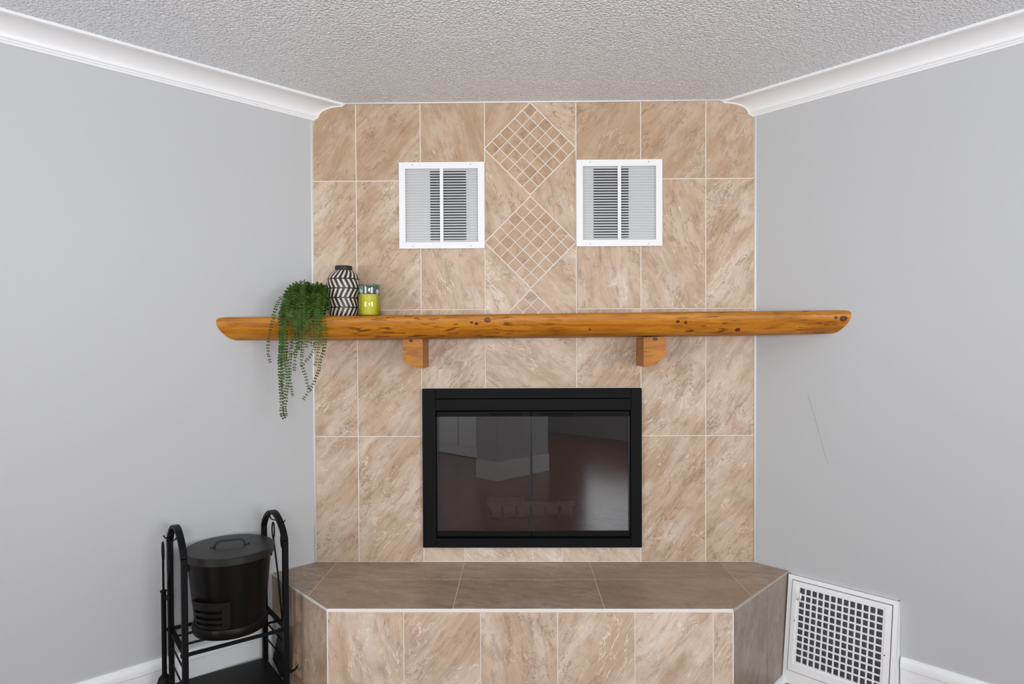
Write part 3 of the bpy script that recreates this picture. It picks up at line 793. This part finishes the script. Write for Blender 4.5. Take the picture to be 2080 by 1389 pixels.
# lattice bars, each its own part
nc, nr_ = 13, 11
cw, chh = (OPX1-OPX0)/nc, (OPZ1-OPZ0)/nr_
for i in range(1, nc):
    bm = bmesh.new(); x = OPX0+i*cw; panel(bm, x-0.0033, x+0.0033, OPZ0, OPZ1, -0.002, 0.0015); obj('vertical_bar', bm, M['trim_worn'], reg)
for i in range(1, nr_):
    bm = bmesh.new(); z = OPZ0+i*chh; panel(bm, OPX0, OPX1, z-0.0033, z+0.0033, -0.0022, 0.0012); obj('horizontal_bar', bm, M['trim_worn'], reg)
bm = bmesh.new(); panel(bm, OPX0-0.005, OPX1+0.005, OPZ0-0.005, OPZ1+0.005, -0.0140, -0.0135); obj('damper', bm, simple('dark_damper', (0.075, 0.077, 0.085), 0.5, vary=0.7, scale=9), reg)
bm = bmesh.new()   # shut-off lever at the top left of the lattice
add_tube(bm, [rg(OPX0-0.004, front_at(OPZ1-0.05, 0.010), OPZ1-0.05), rg(OPX0+0.010, front_at(OPZ1-0.04, 0.014), OPZ1-0.043), rg(OPX0+0.012, front_at(OPZ1-0.02, 0.016), OPZ1-0.018)], 0.004, 8)
obj('lever', bm, M['trim_worn'], reg, True)
for (x, z) in ((OPX0-0.012, 0.275), (OPX1+0.014, 0.245)):
    bm = bmesh.new()
    c_ = rg(x, front_at(z, 0.0083), z)
    bmesh.ops.create_uvsphere(bm, u_segments=8, v_segments=5, radius=0.003, matrix=Matrix.Translation(c_))
    obj('screw', bm, M['screw'], reg)

# ------------------------------------------------------------------ things on the mantel
def zsh(x): return 1.640 + 0.0065*x
# vase
vx, vy = -0.797, 2.935
vase = empty('vase', (vx, vy, zsh(vx)+0.0003)); tag(vase, 'black vase with cream herringbone strokes and a black neck on the mantel', 'vase')
prof_v = [(0.0, 0.0), (0.056, 0.0), (0.062, 0.004), (0.066, 0.020), (0.0675, 0.045), (0.0680, 0.075), (0.0695, 0.100), (0.0735, 0.125), (0.0755, 0.145), (0.0740, 0.163), (0.0690, 0.180), (0.060, 0.195), (0.048, 0.206), (0.039, 0.2115)]
bm = bmesh.new(); add_lathe(bm, prof_v, 64); obj('body', bm, M['vase'], vase, True)
bm = bmesh.new(); add_lathe(bm, [(0.0385, 0.2105), (0.0385, 0.229), (0.037, 0.2315), (0.032, 0.2315), (0.031, 0.22), (0.031, 0.12), (0.0, 0.115)], 40); obj('neck', bm, M['vase_neck'], vase, auto=0.7)
# candle
cx_, cy_ = -0.676, 2.915
can = empty('jar_candle', (cx_, cy_, zsh(cx_)+0.0003)); tag(can, 'lime green jar candle with a teal glass rim right of the vase', 'candle')
bm = bmesh.new(); add_lathe(bm, [(0.0, 0.0), (0.047, 0.0), (0.0495, 0.003), (0.0495, 0.094), (0.0475, 0.0995), (0.0468, 0.102)], 48); obj('glass_jar', bm, M['jarglass'], can, auto=0.8)
bm = bmesh.new(); add_lathe(bm, [(0.0468, 0.102), (0.0468, 0.136), (0.0478, 0.139), (0.0478, 0.143), (0.0465, 0.1445)], 48); obj('rim', bm, M['rimglass'], can, auto=0.8)
bm = bmesh.new(); add_lathe(bm, [(0.0, 0.007), (0.0482, 0.007), (0.0482, 0.0935), (0.0465, 0.0985), (0.0, 0.0975)], 40); obj('wax', bm, M['wax'], can, auto=0.7)
bm = bmesh.new(); add_tube(bm, [(0, 0, 0.097), (0.001, 0, 0.110)], 0.0012, 6); obj('wick', bm, M['vase_neck'], can)

# trailing button fern
px_, py_ = -0.925, 2.905
plant = empty('trailing_plant', (px_, py_, zsh(px_)+0.0003)); tag(plant, 'trailing green plant with tiny round leaves in a black pot spilling over the mantel', 'plant')
bm = bmesh.new(); add_lathe(bm, [(0, 0), (0.048, 0), (0.050, 0.003), (0.060, 0.088), (0.0625, 0.090), (0.0625, 0.1), (0.057, 0.1), (0.055, 0.084), (0, 0.082)], 32); obj('pot', bm, M['pot'], plant, auto=0.6)
def smooth_path(pts, step):
    P = [Vector(p) for p in pts]; out = []
    for i in range(len(P)-1):
        p0 = P[max(i-1, 0)]; p1 = P[i]; p2 = P[i+1]; p3 = P[min(i+2, len(P)-1)]
        n = max(2, int((p2-p1).length/step))
        for k_ in range(n):
            t = k_/n
            out.append(0.5*((2*p1)+(p2-p0)*t+(2*p0-5*p1+4*p2-p3)*t*t+(3*p1-p0-3*p2+p3)*t*t*t))
    out.append(P[-1]); return out
def add_leaf(bm, c, d, up, L, W):
    """small round cupped leaf: centre c, direction d, normal up"""
    s = d.cross(up).normalized(); up = s.cross(d).normalized()
    ctr = bm.verts.new(c + d*L*0.5 + up*L*0.10)
    ring = []
    for k_ in range(7):
        t = 2*PI*k_/7
        ring.append(bm.verts.new(c + d*(L*0.5 - L*0.5*math.cos(t)) + s*(W*0.5*math.sin(t)) - up*abs(math.sin(t))*L*0.06))
    for k_ in range(7): bm.faces.new((ctr, ring[k_], ring[(k_+1) % 7]))
def vine(pts, L=0.0095, sp=0.0080, planar=True, wfac=0.85):
    path = smooth_path(pts, 0.006); bm = bmesh.new()
    nv = len(path)
    add_tube(bm, path[::2] + ([path[-1]] if nv % 2 == 0 else []), 0.0007, 4)
    for f in bm.faces: f.material_index = 1
    acc = 0
    for i in range(1, nv):
        acc += (path[i]-path[i-1]).length
        if acc < sp: continue
        acc = 0
        t = (path[i]-path[i-1]).normalized()
        out_ = Vector((random.uniform(-0.35, 0.35), -1, random.uniform(-0.1, 0.3)))
        s = t.cross(out_)
        if s.length < 0.1: s = Vector((1, 0, 0))
        s.normalize(); nrm = s.cross(t).normalized()
        if nrm.y > 0: nrm = -nrm
        k_ = 1 - 0.35*(i/nv)
        for sg in (-1, 1):
            d = (s*sg + t*0.25 + nrm*random.uniform(-0.1, 0.35)).normalized()
            nn = (nrm + Vector((random.uniform(-.5, .5), random.uniform(-.5, .5), random.uniform(-.5, .5)))*0.7).normalized()
            add_leaf(bm, path[i]+d*0.0008, d, nn, L*k_*random.uniform(0.8, 1.15), L*wfac*k_*random.uniform(0.8, 1.15))
    for v_ in bm.verts: v_.co -= Vector((px_, py_, zsh(px_)+0.0003))
    o = obj('strand', bm, M['leaf'], plant); o.data.materials.append(M['stem'])
    # a single strand is green wax leaves on a thin stem
    return o
T0 = Vector((px_, py_, zsh(px_)+0.095))
hang = {
 'a': [(-1.032, 1.668), (-1.05, 1.605), (-1.063, 1.533), (-1.068, 1.48), (-1.06, 1.439)],
 'b': [(-1.008, 1.65), (-1.010, 1.553), (-1.013, 1.47), (-1.016, 1.386), (-1.013, 1.303), (-1.01, 1.23), (-1.001, 1.198)],
 'c': [(-0.990, 1.66), (-0.992, 1.553), (-0.992, 1.47), (-0.985, 1.386), (-0.992, 1.313), (-0.999, 1.24), (-0.996, 1.21)],
 'd': [(-0.966, 1.65), (-0.971, 1.532), (-0.974, 1.449), (-0.977, 1.376), (-0.971, 1.313), (-0.965, 1.296)],
 'e': [(-0.945, 1.65), (-0.95, 1.532), (-0.951, 1.459), (-0.958, 1.401)],
 'f': [(-0.915, 1.66), (-0.919, 1.532), (-0.923, 1.469), (-0.926, 1.428), (-0.91, 1.375), (-0.895, 1.323), (-0.883, 1.317)],
 'g': [(-0.83, 1.66), (-0.824, 1.573), (-0.825, 1.5), (-0.846, 1.438), (-0.855, 1.396), (-0.881, 1.334), (-0.919, 1.279)],
 'h': [(-0.86, 1.66), (-0.866, 1.532), (-0.875, 1.48), (-0.909, 1.438), (-0.926, 1.423)],
 'i': [(-0.852, 1.66), (-0.85, 1.532), (-0.852, 1.479), (-0.867, 1.423)],
 'j': [(-0.93, 1.66), (-0.935, 1.532), (-0.948, 1.48), (-0.967, 1.47)],
 'k': [(-0.85, 1.66), (-0.845, 1.552), (-0.835, 1.511), (-0.831, 1.479)]}
for key, pl in hang.items():
    x1_ = pl[0][0]
    yh = 2.735 + random.uniform(-0.006, 0.006)
    pts = [T0 + Vector(((x1_-px_)*0.2, 0, 0.0)), T0 + Vector(((x1_-px_)*0.55, -0.05, 0.025))]
    pts.append(Vector((px_+(x1_-px_)*0.9, 2.775, 1.715)))
    pts += [Vector((x, yh + 0.004*math.sin(q*2.1), z)) for q, (x, z) in enumerate(pl)]
    vine(pts, L=0.0135 if key in 'bc' else 0.0105)
# extra doubled strands that thicken the long tail
for dx, zl in ((-0.006, 1.33), (0.006, 1.36), (-0.002, 1.42), (0.012, 1.44), (0.0, 1.28)):
    vine([T0+Vector((-0.02, 0, 0)), T0+Vector((-0.05, -0.06, 0.02)), (-0.99+dx, 2.76, 1.69), (-1.002+dx, 2.73, 1.60), (-1.005+dx, 2.728, 1.50), (-1.003+dx, 2.73, zl)], L=0.011)
for x_, zl in ((-0.957, 1.50), (-0.948, 1.49), (-0.935, 1.505), (-0.925, 1.485), (-0.905, 1.50), (-0.893, 1.515), (-0.880, 1.50)):
    vine([T0+Vector((0, 0, 0)), T0+Vector(((x_-px_)*0.6, -0.07, 0.01)), (x_, 2.765, 1.67), (x_+random.uniform(-.006, .006), 2.738, 1.60), (x_+random.uniform(-.01, .01), 2.737, zl)], L=0.0105)
# the mound: many short strands arching out in every direction over the rim
for i in range(62):
    a_ = random.uniform(PI*0.93, PI*2.10) if i < 50 else random.uniform(0, 2*PI)
    rr = random.uniform(0.05, 0.125)
    if math.cos(a_) > 0: rr = min(rr, 0.095)
    if math.cos(a_) > 0.6: rr = min(rr, 0.07)
    if math.sin(a_) > 0: rr = min(rr, 0.05)
    dx_, dy_ = math.cos(a_)*rr, math.sin(a_)*rr
    up_ = random.uniform(0.02, 0.055)*(1.0 if math.cos(a_) < 0.3 else 0.9)
    drop = random.uniform(0.05, 0.16)
    s_ = T0 + Vector((math.cos(a_)*0.03, math.sin(a_)*0.03, -0.005))
    mid = T0 + Vector((dx_*0.55, dy_*0.55, up_))
    end1 = T0 + Vector((dx_, dy_, up_*0.3))
    if py_+dy_ > 2.80: drop = min(drop, 0.06)
    end2 = T0 + Vector((dx_*1.12, dy_*1.12, -drop))
    vine([s_, mid, end1, end2], L=random.uniform(0.013, 0.0175), sp=0.0088, wfac=0.9)
for i in range(26):
    x_ = random.uniform(-1.005, -0.845)
    zl = random.uniform(1.555, 1.625)
    vine([T0+Vector((0, 0, 0)), T0+Vector(((x_-px_)*0.6, -0.07, 0.012)), (x_, 2.768, 1.68), (x_+random.uniform(-.008, .008), 2.742, 1.64), (x_+random.uniform(-.015, .015), 2.738, zl)], L=random.uniform(0.012, 0.0155), sp=0.0088)
for (dx_, dz_) in ((-0.045, 0.062), (-0.030, 0.066), (-0.010, 0.055), (0.035, 0.058), (0.05, 0.05), (-0.06, 0.05)):
    vine([T0, T0+Vector((dx_*0.5, -0.02, dz_*0.7)), T0+Vector((dx_, -0.045, dz_))], L=0.010)

# ------------------------------------------------------------------ log rack with ash bucket and tools
RA = Vector((-1.257, 2.393, 0)); ra = math.atan2(0.612, 0.791)
rack = empty('log_rack', RA, ra); tag(rack, 'black metal log rack with arched ends between the left wall and the hearth', 'rack')
W_, D_ = 0.374, 0.29
ps = 0.0105
for (u, v_) in ((0, 0), (W_, 0), (0, D_), (W_, D_)):
    bm = bmesh.new(); add_box(bm, (u-ps, v_-ps, 0.0), (u+ps, v_+ps, 0.712), 0.001); obj('post', bm, M['rack'], rack)
for u in (0, W_):
    bm = bmesh.new(); n = 18
    path = []
    for i in range(n+1):
        t = i/n; v_ = -0.001+(D_+0.002)*t
        z_ = 0.712 + 0.088*(math.sin(PI*t)**0.72)
        path.append((u, v_, z_))
    add_bar(bm, path, 0.024, 0.012, (1, 0, 0)); obj('arch', bm, M['rack'], rack, auto=0.5)
for v_, nm in ((0, 'front_rail'), (D_, 'back_rail')):
    bm = bmesh.new(); add_bar(bm, [(-0.016, v_-0.001, 0.35), (W_+0.012, v_-0.001, 0.35)], 0.010, 0.012, (0, 1, 0)); obj(nm, bm, M['rack'], rack)
for u in (0, W_):
    bm = bmesh.new(); add_bar(bm, [(u, 0, 0.352), (u, D_, 0.352)], 0.020, 0.006, (1, 0, 0)); obj('side_rail', bm, M['rack'], rack)
for v_ in (0.095, 0.195):
    bm = bmesh.new(); add_tube(bm, [(0, v_, 0.352), (W_, v_, 0.352)], 0.0052, 8); obj('rod', bm, M['rack'], rack, True)
for u in (0, W_):
    for z_ in (0.285, 0.215):
        bm = bmesh.new(); add_tube(bm, [(u, 0, z_), (u, D_, z_)], 0.0036, 6); obj('rod', bm, M['rack'], rack, True)
bm = bmesh.new(); add_box(bm, (0, 0.0, 0.112), (W_, D_, 0.122)); 
obj('shelf', bm, simple('flat_black_sheet', (0.007, 0.007, 0.007), 0.5, spec=0.25, vary=0.2, scale=40), rack)
for u, sg in ((W_, -1), (0, 1)):
    bm = bmesh.new()
    for v_ in ((0.103, 0.215) if u == W_ else (0.10, 0.22)):
        t_ = (v_)/D_; z_ = 0.712+0.088*(math.sin(PI*t_)**0.72)-0.006
        add_tube(bm, [(u, v_, z_), (u+0.010*(1 if u else -1), v_, z_-0.022), (u+0.026*(1 if u else -1), v_, z_-0.030), (u+0.034*(1 if u else -1), v_, z_-0.018)], 0.0028, 6)
    obj('hook', bm, M['rack'], rack, True)

def rk(u, v, z):
    return RA + Vector((0.791*u - 0.612*v, 0.612*u + 0.791*v, z))
# ash bucket standing on the rods
bu = empty('ash_bucket', rk(0.194, 0.135, 0.3605), ra); tag(bu, 'round dark lidded ash bucket standing in the log rack', 'bucket')
bm = bmesh.new()
pb = [(0, 0), (0.128, 0), (0.139, 0.004), (0.143, 0.014), (0.143, 0.035), (0.139, 0.043), (0.1335, 0.046), (0.1345, 0.055), (0.158, 0.300), (0.152, 0.300), (0.128, 0.05), (0, 0.045)]
add_lathe(bm, pb, 72, 1.0, 1.0); obj('body', bm, M['bucket'], bu, auto=0.5)
bm = bmesh.new(); add_lathe(bm, [(0, 0.333), (0.145, 0.333), (0.166, 0.331), (0.170, 0.328), (0.170, 0.303), (0.1675, 0.3005), (0.160, 0.301), (0.160, 0.322), (0, 0.325)], 72, 1.0, 1.03)
lid = obj('lid', bm, M['lid'], bu, auto=0.5)
bm = bmesh.new()
hpts = smooth_path([(-0.058, -0.004, 0.333), (-0.056, -0.004, 0.343), (-0.044, -0.004, 0.354), (-0.02, -0.004, 0.357), (0.02, -0.004, 0.357), (0.044, -0.004, 0.354), (0.056, -0.004, 0.343), (0.058, -0.004, 0.333)], 0.008)
add_tube(bm, hpts, 0.0045, 8)
for sg in (-1, 1): add_tube(bm, [(sg*0.056, -0.004, 0.335), (sg*0.074, -0.004, 0.3338)], [0.006, 0.003], 8)
ho = obj('lid_handle', bm, M['lid'], lid, True); ho.rotation_euler = (0, 0, -0.25)
# side lugs and folded bail
bm = bmesh.new()
for sg in (-1, 1): add_box(bm, (sg*0.158-0.006, -0.012, 0.262), (sg*0.158+0.008, 0.012, 0.300), 0.002)
obj('handle_lug', bm, M['bucket'], bu)
# slotted scoop pocket on the front of the bucket
def pocket(th0, th1):
    bm = bmesh.new(); n = 12
    def rad(z): return 0.1345 + (z-0.055)/0.245*0.0235
    z0_, z1_ = 0.048, 0.158
    rows = [z0_, 0.062, 0.073, 0.086, 0.099, 0.112, 0.125, z1_]
    grid = {}
    for i in range(n+1):
        th = th0+(th1-th0)*i/n
        e_ = 0.016 if 0 < i < n else 0.012
        for j, z_ in enumerate(rows):
            r_ = rad(z_) + e_*(0.35+0.65*(z_-z0_)/(z1_-z0_))
            grid[i, j] = bm.verts.new((r_*math.cos(th), r_*math.sin(th), z_))
    for i in range(n):
        for j in range(len(rows)-1):
            if j in (1, 3, 5) and 1 <= i < n-2: continue      # the open slots
            bm.faces.new((grid[i, j], grid[i+1, j], grid[i+1, j+1], grid[i, j+1]))
    # side cheeks back to the body
    for i in (0, n):
        th = th0+(th1-th0)*i/n
        inner = [bm.verts.new((rad(z_)*math.cos(th), rad(z_)*math.sin(th), z_)) for z_ in rows]
        for j in range(len(rows)-1): bm.faces.new((grid[i, j], grid[i, j+1], inner[j+1], inner[j]))
    # louver hoods under each slot
    for j in ():
        for i in range(2, n-2):
            th = th0+(th1-th0)*i/n; thb = th0+(th1-th0)*(i+1)/n
            a_, b_ = grid[i, j+1], grid[i+1, j+1]
            r_ = rad(rows[j]) + 0.002
            c_ = bm.verts.new((r_*math.cos(thb), r_*math.sin(thb), rows[j])); d_ = bm.verts.new((r_*math.cos(th), r_*math.sin(th), rows[j]))
            bm.faces.new((a_, b_, c_, d_))
    return obj('slotted_panel', bm, simple('dark_slotted_steel', (0.010, 0.009, 0.0085), 0.5, spec=0.25, vary=0.2), bu, auto=0.6)
pocket(math.radians(194), math.radians(256))

# tools: each hangs from a hook and is its own thing
def tool_root(name, u, v, z, label):
    o = empty(name, rk(u, v, z), ra); tag(o, label, 'fireplace tool', None); return o
def loop_handle(bm, v0, z0, hv, hz, r=0.0032, du=0.0):
    pts = [(du, v0 + hv*math.sin(2*PI*i/20), z0 + hz*math.cos(2*PI*i/20)) for i in range(20)]
    add_tube(bm, pts, r, 6, closed=True)
# shovel, right end
sh = tool_root('fireplace_shovel', 0.393, 0.215, 0.0, 'black fireplace shovel with a broad blade hanging on the hearth end of the rack')
bm = bmesh.new(); loop_handle(bm, 0.005, 0.703, 0.016, 0.034)
obj('handle', bm, M['rack'], sh, True)
bm = bmesh.new(); add_tube(bm, [(0, 0.004, 0.670), (0, -0.055, 0.53), (0, -0.105, 0.355), (0, -0.092, 0.29)], 0.0036, 6); obj('shaft', bm, M['rack'], sh, True)
bm = bmesh.new()
bl = [(-0.033, 0.285), (-0.030, 0.262), (0.085, 0.101), (-0.015, 0.060), (-0.10, 0.085), (-0.128, 0.29), (-0.120, 0.312)]
add_prism(bm, bl, lambda v, z: Vector((0.003+0.06*max(0, (0.31-z)), v, z)), lambda v, z: Vector((0.006+0.06*max(0, (0.31-z)), v, z)))
obj('blade', bm, M['rack'], sh)
# poker, right end, close to the front post
pk = tool_root('fireplace_poker', 0.396, 0.073, 0.0, 'thin black fireplace poker with a side hook beside the front post of the rack')
bm = bmesh.new(); loop_handle(bm, 0.030, 0.685, 0.022, 0.034); obj('handle', bm, M['rack'], pk, True)
bm = bmesh.new(); add_tube(bm, [(0, 0.020, 0.654), (0, 0.002, 0.60), (0, 0.0, 0.40), (0, 0.0, 0.12)], 0.0045, 8); obj('shaft', bm, M['rack'], pk, True)
bm = bmesh.new(); add_tube(bm, [(0, 0.0, 0.168), (0.006, -0.010, 0.148), (0.016, -0.020, 0.142), (0.028, -0.032, 0.152), (0.038, -0.042, 0.172)], [0.006, 0.0065, 0.006, 0.0045, 0.0015], 8)
obj('tip_hook', bm, M['rack'], pk, True)
# brush, left end
br = tool_root('fireplace_brush', -0.0405, 0.190, 0.0, 'black fireplace brush with a round bristle head on the left end of the rack')
bm = bmesh.new(); loop_handle(bm, 0.0, 0.700, 0.018, 0.038); obj('handle', bm, M['rack'], br, True)
bm = bmesh.new(); add_tube(bm, [(0, 0, 0.664), (0, 0, 0.548), (0, 0, 0.545), (0, 0, 0.20)], [0.0045, 0.0045, 0.0095, 0.0095], 10)
bmesh.ops.create_cone(bm, cap_ends=True, segments=12, radius1=0.013, radius2=0.013, depth=0.004, matrix=Matrix.Translation((0, 0, 0.545)))
obj('shaft', bm, M['rack'], br, auto=0.6)
bm = bmesh.new(); add_lathe(bm, [(0, 0.215), (0.010, 0.215), (0.021, 0.203), (0.026, 0.188), (0.029, 0.165), (0.029, 0.150), (0, 0.150)], 24); obj('brush_head', bm, M['rack'], br, True)
bm = bmesh.new(); add_lathe(bm, [(0, 0.152), (0.027, 0.150), (0.029, 0.05), (0.026, 0.042), (0, 0.045)], 24)
for v_ in bm.verts: v_.co += Vector((random.uniform(-.0012, .0012), random.uniform(-.0012, .0012), random.uniform(-.002, .002)))
o = obj('bristles', bm, M['bristle'], br, True); o['kind'] = 'stuff'
# tongs, left end
tg = tool_root('fireplace_tongs', -0.034, 0.105, 0.0, 'black fireplace tongs with looped grips on the left end of the rack')
for sg in (-1, 1):
    bm = bmesh.new()
    pts = smooth_path([(sg*0.003, sg*0.018-0.0, 0.700), (sg*0.003, sg*0.030, 0.685), (sg*0.003, sg*0.032, 0.650), (sg*0.003, sg*0.014, 0.615), (sg*0.003, sg*0.005, 0.600), (sg*0.003, sg*0.006, 0.545), (sg*0.003, sg*0.010, 0.36), (sg*0.003, sg*0.016, 0.22), (sg*0.003, sg*0.032, 0.12)], 0.012)
    add_tube(bm, pts, 0.0040, 7); obj('arm', bm, M['rack'], tg, True)
bm = bmesh.new(); add_tube(bm, [(-0.010, 0, 0.545), (0.010, 0, 0.545)], 0.010, 10)
add_tube(bm, smooth_path([(0.003, 0.018, 0.700), (0, 0.006, 0.712), (-0.003, -0.018, 0.700)], 0.008), 0.0035, 7)
obj('pivot', bm, M['rack'], tg, True)
